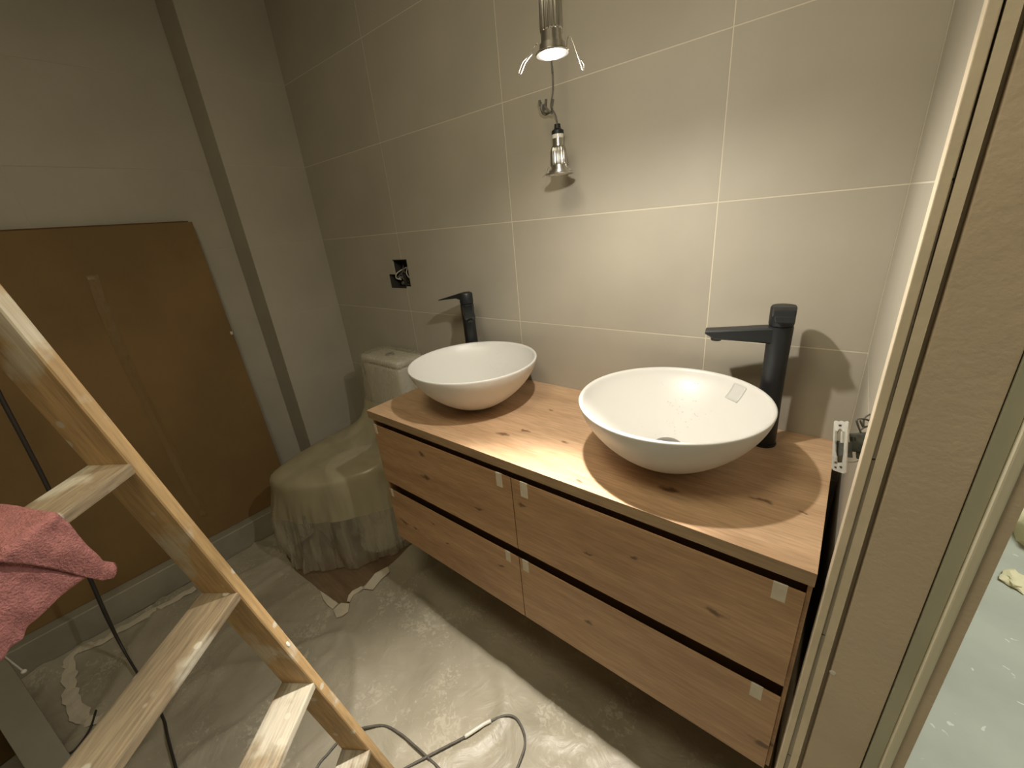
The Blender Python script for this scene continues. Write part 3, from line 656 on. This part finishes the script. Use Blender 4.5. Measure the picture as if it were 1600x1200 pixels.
for p in bag.data.polygons:
    c_ = p.center
    if c_.z < .27+.07*noise.noise(Vector((c_.x*5, c_.y*5, 1))) or c_.z > .60+.05*noise.noise(c_*9): p.material_index = 1
ss = bag.modifiers.new('sub', 'SUBSURF'); ss.levels = 1; ss.render_levels = 1
tag(bag, 'crumpled yellowish translucent plastic bag pulled over the toilet', 'plastic bag')

# ------------------------------------------------------------------ floor sheet with torn edge
def poly_contains(poly, x, y):
    c = False; n = len(poly)
    for i in range(n):
        x1, y1 = poly[i]; x2, y2 = poly[(i+1) % n]
        if (y1 > y) != (y2 > y) and x < (x2-x1)*(y-y1)/(y2-y1)+x1: c = not c
    return c
def W2(u, v, z=.004): p = onz(u, v, z); return (p.x, p.y)
edge = [W2(447, 868), W2(462, 893), W2(500, 923), W2(530, 944), W2(546, 942), W2(552, 925), W2(570, 914), W2(588, 895), W2(606, 886), W2(625, 868), W2(640, 852)]
def wrinkle(x, y):
    h = 0
    h += .010*max(0, noise.noise(Vector((x*3.1, y*3.1, .3))))
    s = noise.noise(Vector((x*2.2+y*1.2, y*2.2-x, 2.2))); h += .012*max(0, 1-abs(s)*14)
    s = noise.noise(Vector((x*4.5+3, y*3.0, 7.2))); h += .006*max(0, 1-abs(s)*12)
    s = noise.noise(Vector((x*9+1, y*9.0, 1.2))); h += .0025*max(0, 1-abs(s)*6)
    return h
outline = [(-.612, -2.2)] + [(-.612, -.50), (-.52, -.47), (-.42, -.50)] + edge + [(.08, -.20), (.15, -.02), (1.505, -.02), (1.505, -.44), (1.490, -.9), (1.490, -2.2)]
# triangulated sheet clipped to the outline
bm = BM()
vs = [bm.verts.new((x, y, 0)) for x, y in outline]; bm.faces.new(vs)
N_ = 150
for i in range(1, N_):
    x = -.62+2.14*i/N_
    bmesh.ops.bisect_plane(bm, geom=bm.verts[:]+bm.edges[:]+bm.faces[:], plane_co=(x, 0, 0), plane_no=(1, 0, 0))
for i in range(1, N_):
    y = -2.2+2.2*i/N_
    bmesh.ops.bisect_plane(bm, geom=bm.verts[:]+bm.edges[:]+bm.faces[:], plane_co=(0, y, 0), plane_no=(0, 1, 0))
for v in bm.verts: v.co.z = .0025+wrinkle(v.co.x, v.co.y)*(.25 if v.co.y > -.45 and v.co.x > .3 else 1)
for f in bm.faces:
    if f.normal.z < 0: f.normal_flip()
sh = obj('protective_floor_sheet', bm, M['sheet'], None, smooth=True, recalc=False)
tag(sh, 'wrinkled dusty grey covering sheet spread over the bathroom floor', 'floor sheet')
def ribbon(name, poly, z, mt, label, cat, th=.0012, group=None):
    bm = BM(); pts = [onz(u, v, z) for u, v in poly]
    lo = [bm.verts.new(p) for p in pts]; hi = [bm.verts.new(p+Vector((0, 0, th+.003*abs(math.sin(i*2.1))))) for i, p in enumerate(pts)]
    bm.faces.new(lo); bm.faces.new(hi); n = len(lo)
    for i in range(n): bm.faces.new((lo[i], lo[(i+1) % n], hi[(i+1) % n], hi[i]))
    bmesh.ops.triangulate(bm, faces=[f for f in bm.faces if len(f.verts) > 4])
    o = obj(name, bm, mt, None); tag(o, label, cat, group); return o
gz = .0085
ribbon('masking_tape', [(521, 953), (533, 943), (546, 944), (544, 956), (535, 963), (526, 966)], gz, M['tape'], 'stub of pale tape at the point of the torn floor sheet', 'tape', group='pale tape pieces along the torn sheet edge')
ribbon('masking_tape', [(542, 940), (545, 931), (551, 924), (565, 916), (568, 920), (560, 926), (552, 930), (547, 941)], gz, M['tape'], 'narrow curved tape piece just right of the torn point', 'tape', group='pale tape pieces along the torn sheet edge')
ribbon('masking_tape', [(568, 920), (576, 910), (586, 897), (597, 890), (606, 886), (609, 894), (596, 905), (583, 922)], gz, M['tape'], 'broad tape strip reaching from the torn edge towards the vanity shadow', 'tape', group='pale tape pieces along the torn sheet edge')
ribbon('masking_tape', [(500, 923), (514, 933), (528, 944), (520, 952), (512, 946), (506, 938)], gz, M['tape'], 'long slanting tape strip left of the torn point', 'tape', group='pale tape pieces along the torn sheet edge')
ctr = [(305, 918), (280, 933), (250, 950), (190, 982), (165, 1000), (145, 1009), (125, 1014), (110, 1030), (108, 1052), (110, 1085), (118, 1112), (138, 1126), (160, 1120)]
bm = BM(); prev = None; cp = spline([onz(u, v, .010) for u, v in ctr], 5)
for i, p in enumerate(cp):
    t = (cp[min(i+1, len(cp)-1)]-cp[max(i-1, 0)]); t.z = 0; t.normalize(); s = Vector((-t.y, t.x, 0)); ww = .017+.014*noise.noise(p*38)
    hz = Vector((0, 0, wrinkle(p.x, p.y)*.5+.001*math.sin(i*1.7)))
    a = bm.verts.new(p+s*ww+hz*.6); b_ = bm.verts.new(p-s*(.016+.012*noise.noise(p*45+Vector((9, 0, 0))))+hz*.6); c_ = bm.verts.new(p+hz+Vector((0, 0, .0008)))
    if prev: bm.faces.new((prev[0], prev[2], c_, a)); bm.faces.new((prev[2], prev[1], b_, c_))
    prev = (a, b_, c_)
o = obj('masking_tape', bm, M['tape'], None); so_ = o.modifiers.new('s', 'SOLIDIFY'); so_.thickness = .0015
tag(o, 'long bent strip of loose tape on the floor beneath the ladder', 'tape')

# ------------------------------------------------------------------ ladder
P0 = Vector((.7111, -1.0454, 1.0944)); DD = Vector((.07637738, .16472161, -.98337851)); HH = Vector((-.56234489, .82068401, .10122248)).normalized()
EE = HH.cross(DD).normalized()
if EE.x < 0: EE = -EE
EH = HH.cross(Vector((0, 0, 1))).normalized()
if EH.x < 0: EH = -EH
RW, RT, SP = .0669, .0200, .28
LLEN = .40
M['pine'] = wood('ladder_pine', (.60, .40, .19), (.42, .27, .12), (.12, .05, .02), axis=DD, grain=1.2, paint=.35, seed=.9, rough=.6)
M['pine_tread'] = wood('ladder_tread_pine', (.40, .315, .20), (.27, .20, .12), (.12, .06, .03), axis=HH, grain=1.8, paint=1.0, seed=3.7, rough=.7)
lad = empty('wooden_stepladder', P0+DD*(P0.z/-DD.z), 'paint-spattered pine stepladder with flat treads in the left foreground', 'ladder')
lad.location.z = 0
nfoot = P0.z/(-DD.z)
topn = 1.9
def rail(base, hdir, tlen=None):
    # base = inner front corner line at tread 0
    st = base-DD*(.28*2.6); le = (.28*2.6)+nfoot+.0
    e = base.z/(-DD.z)
    bm = BM(); obox(bm, st-EE*RW, EE*RW, hdir*RT, DD*((.28*2.6)+e+.03))
    # foot cut level with the floor
    bmesh.ops.bisect_plane(bm, geom=bm.verts[:]+bm.edges[:]+bm.faces[:], plane_co=(0, 0, .012), plane_no=(0, 0, -1), clear_outer=True)
    bmesh.ops.holes_fill(bm, edges=bm.edges[:])
    return bm
obj('rail', rail(P0, HH), M['pine'], lad, bevel=.005, seg=3, smooth=True, auto=.5)
nb = P0-HH*LLEN
obj('rail', rail(nb, -HH), M['pine'], lad, bevel=.005, seg=3, smooth=True, auto=.5)
for n in range(-2, 4):
    T0 = P0+DD*(SP*n)
    bm = BM(); obox(bm, T0-EH*RW*1.02+HH*.004, EH*RW*1.02, -HH*(LLEN+.008), Vector((0, 0, -.0175)))
    obj('tread', bm, M['pine_tread'], lad, bevel=.003, seg=2)
pf = P0+DD*(.28*.98)
def blob(p, s, nm='paint_spot'):
    bm = BM(); lathe(bm, [(0, .0012), (s*.8, .0009), (s, 0)], p, 10, axis=HH.cross(DD) if False else EE); 
    for v in bm.verts: v.co = p+DD*((v.co-p).dot(DD)*2.0)+(v.co-p)-DD*((v.co-p).dot(DD))
    o = obj(nm, bm, M['ceramic'], lad); o['label'] = 'white paint splash'
blob(P0+HH*.010+EE*.0005+DD*.445, .0035)

# ------------------------------------------------------------------ pink towel over the first tread
pt = P0+EH*.010
def towel_pt(u, v, off=0.0):
    d = ray(u, v); tz = P0.z+.016
    # tread top plane (slightly inclined along the tread) and the vertical plane just in front of the tread
    nrm_t = HH.cross(EH).normalized()
    if nrm_t.z < 0: nrm_t = -nrm_t
    base_t = P0+nrm_t*.012
    s1 = (base_t-CAM).dot(nrm_t)/d.dot(nrm_t)
    pv = pt+EH*off
    s2 = (pv-CAM).dot(EH)/d.dot(EH)
    return CAM+d*max(s1, s2) if s1 < s2*1.25 else CAM+d*s2
def strip_mesh(topl, botl, off, n=44, m=26, wob=.0025):
    def samp(Lp, t):
        x = t*(len(Lp)-1); i = min(int(x), len(Lp)-2); f = x-i
        return (Lp[i][0]*(1-f)+Lp[i+1][0]*f, Lp[i][1]*(1-f)+Lp[i+1][1]*f)
    bm = BM(); rows = []
    for j in range(m+1):
        row = []
        for i in range(n+1):
            a = samp(topl, i/n); b = samp(botl, i/n); f = j/m
            u = a[0]*(1-f)+b[0]*f; v = a[1]*(1-f)+b[1]*f
            jit = 1.6*noise.noise(Vector((i*.8, 3, 0))) if j == m else 0
            p = towel_pt(u, v+jit, off)
            p += EH*(wob*noise.noise(Vector((u*.02, v*.03, off*50)))*2 + .004*math.sin(f*PI)*(1))
            row.append(bm.verts.new(p))
        rows.append(row)
    for A, B in zip(rows, rows[1:]):
        for i in range(n): bm.faces.new((A[i], A[i+1], B[i+1], B[i]))
    return bm
def M_sol(o, t):
    s = o.modifiers.new('s', 'SOLIDIFY'); s.thickness = t; s.offset = 0; return o
tw = empty('pink_towel', towel_pt(60, 850), 'pink terry towel draped over the upper ladder tread', 'towel')
topA = [(-90, 800), (0, 790), (28, 793), (55, 799), (84, 803), (103, 818), (118, 838), (134, 858), (156, 878), (178, 882)]
botA = [(-90, 875), (0, 878), (28, 880), (55, 884), (82, 888), (105, 893), (122, 898), (138, 902), (158, 906), (176, 901)]
M_sol(obj('upper_fold', strip_mesh(topA, botA, .006), M['towel'], tw, smooth=True), .007)
topB = [(-90, 868), (0, 868), (20, 870), (40, 874), (60, 878), (80, 882), (95, 886), (108, 890), (118, 893), (128, 896)]
botB = [(-90, 1080), (0, 1031), (12, 1012), (32, 1000), (42, 978), (60, 958), (76, 945), (92, 930), (110, 915), (128, 901)]
M_sol(obj('lower_flap', strip_mesh(topB, botB, -.001), M['towel'], tw, smooth=True), .006)

# ------------------------------------------------------------------ cables
def cable(name, pts, r, mt, label, group=None):
    o = obj(name, tube(BM(), pts, r, 10, 7), mt, None, smooth=True); return tag(o, label, 'cable', group)
c_pts = [onx(-60, 500, -.40), onx(-25, 565, -.40), onx(0, 618, -.40), onx(38, 690, -.40), onx(75, 762, -.41), onx(108, 835, -.41), onx(140, 903, -.41), onx(166, 962, -.40), onx(190, 1010, -.37), onz(215, 1052, .022), onz(240, 1092, .014), onz(256, 1125, .014), onz(262, 1152, .014), onz(276, 1205, .014), onz(290, 1260, .014)]
cable('power_cable', c_pts, lambda t: .0060-.0022*min(1, max(0, (t-.5)/.1)), M['cable_dark'], 'dark cable dropping past the cardboard and under the ladder treads')
cable('extension_cable', [onz(u, v, .013+.004*(k in (4, 14))) for k, (u, v) in enumerate([(470, 1260), (495, 1200), (512, 1178), (540, 1148), (570, 1137), (600, 1134), (625, 1146), (650, 1167), (672, 1187), (690, 1206), (712, 1250), (740, 1330), (650, 1400), (550, 1330), (570, 1250), (610, 1215), (636, 1199), (664, 1184), (700, 1165), (725, 1152), (750, 1135), (768, 1126), (790, 1118), (806, 1122), (818, 1143), (820, 1165), (812, 1190), (796, 1230), (780, 1270)])], .0033, M['cable_grey'], 'thin grey cable looping across the floor sheet at the bottom edge')
bm = BM(); tube(bm, [onz(u, v, .015) for u, v in [(726, 1151), (740, 1142), (755, 1132), (767, 1126)]], .0052, 10, 4)
wt = obj('tape_wrap', bm, M['ceramic'], D0.objects['extension_cable'], smooth=True); wt['label'] = 'white tape wound round the cable'; wt.location = (0, 0, 0)
cable('floor_cable', [onz(u, v, .013) for u, v in [(20, 1215), (50, 1200), (75, 1190), (100, 1181), (118, 1170), (140, 1140), (150, 1110)]], .003, M['cable_dark'], 'short dark cable on the floor in the bottom left corner')

# ------------------------------------------------------------------ grey board and brown box bottom left
zb = .30
bp_ = [onz(u, v, zb) for u, v in [(-60, 990), (0, 1022), (10, 1028), (108, 1178), (150, 1250), (70, 1250), (0, 1140), (-60, 1060)]]
bm = BM(); lo = [bm.verts.new(p-Vector((0, 0, .018))) for p in bp_]; hi = [bm.verts.new(p) for p in bp_]; bm.faces.new(hi); bm.faces.new(lo)
for i in range(len(lo)): bm.faces.new((lo[i], lo[(i+1) % 8], hi[(i+1) % 8], hi[i]))
o = obj('grey_board', bm, mat('grey_panel', (.25, .235, .18), .6, var=.1, vscale=8), None, bevel=.002)
tag(o, 'pale grey board lying on a brown crate at the bottom left corner', 'board')
q0 = onz(-55, 1075, zb-.0185); q1 = onz(75, 1262, zb-.0185); ax = (q1-q0); ax.z = 0; axn = ax.normalized(); sd = Vector((axn.y, -axn.x, 0))
if sd.dot(CAM-q0) < 0: sd = -sd
cr = empty('brown_crate', (q0+q1)/2-Vector((0, 0, zb-.0185)), 'low brown wooden crate under the grey board', 'crate')
up_ = Vector((0, 0, 1)); hgt = zb-.0185
nsl = 3
for k in range(nsl):
    h0 = .012+k*(hgt-.012)/nsl; hh = (hgt-.012)/nsl-.008
    b0 = Vector((q0.x, q0.y, h0))
    obj('slat', obox(BM(), b0+sd*.05, ax, sd*.012, up_*hh), M['floor'] if False else M['card'], cr, bevel=.0015)
    obj('slat', obox(BM(), b0-sd*.07, ax, -sd*.012, up_*hh), M['card'], cr, bevel=.0015)
for f in (.02, .90):
    b0 = Vector((q0.x, q0.y, .012))+ax*f
    obj('end_board', obox(BM(), b0-sd*.07, axn*.02, sd*.12, up_*(hgt-.012)), M['card'], cr)
ctp = [onz(-5, 1016, zb+.004), onz(10, 1028, zb+.004), onz(25, 1040, zb+.004), onz(38, 1050, zb+.004)]
wcd = empty('white_cord', ctp[0], 'short white cord with a small knob on the grey board', 'cord')
obj('cord', tube(BM(), ctp, .0022, 8, 4), M['cable_white'], wcd, smooth=True)
bm = BM(); bmesh.ops.create_icosphere(bm, subdivisions=2, radius=.0065, matrix=Matrix.Translation(ctp[-1]+Vector((0, 0, .002)))); obj('knob', bm, M['cable_white'], wcd, smooth=True)

# ------------------------------------------------------------------ things on the corridor floor
def crumple(name, c, sx, sy, sz, mt, label, cat, seed):
    bm = BM(); bmesh.ops.create_icosphere(bm, subdivisions=3, radius=1)
    for v in bm.verts:
        k = 1+.45*noise.noise(v.co*1.7+Vector((seed, 0, 0)))+.15*noise.noise(v.co*5+Vector((seed, 3, 0)))
        v.co = Vector((v.co.x*sx*k, v.co.y*sy*k, max(v.co.z*sz*k, -sz*.5)+sz*.5+.001))+Vector(c)
    o = obj(name, bm, mt, None, smooth=True, auto=.5); return tag(o, label, cat)
crumple('crumpled_paper', (2.235, 1.15, 0), .10, .14, .07, M['rag'], 'crumpled beige paper on the corridor floor beyond the door frame', 'paper', 1)
crumple('paper_scrap', (2.10, .84, 0), .035, .05, .018, M['rag'], 'small beige scrap on the corridor floor nearer the door frame', 'paper', 5)
crumple('blue_plastic_sheet', (2.40, 1.62, 0), .22, .28, .05, M['blue'], 'blue plastic sheeting on the corridor floor at the right picture edge', 'plastic sheet', 9)
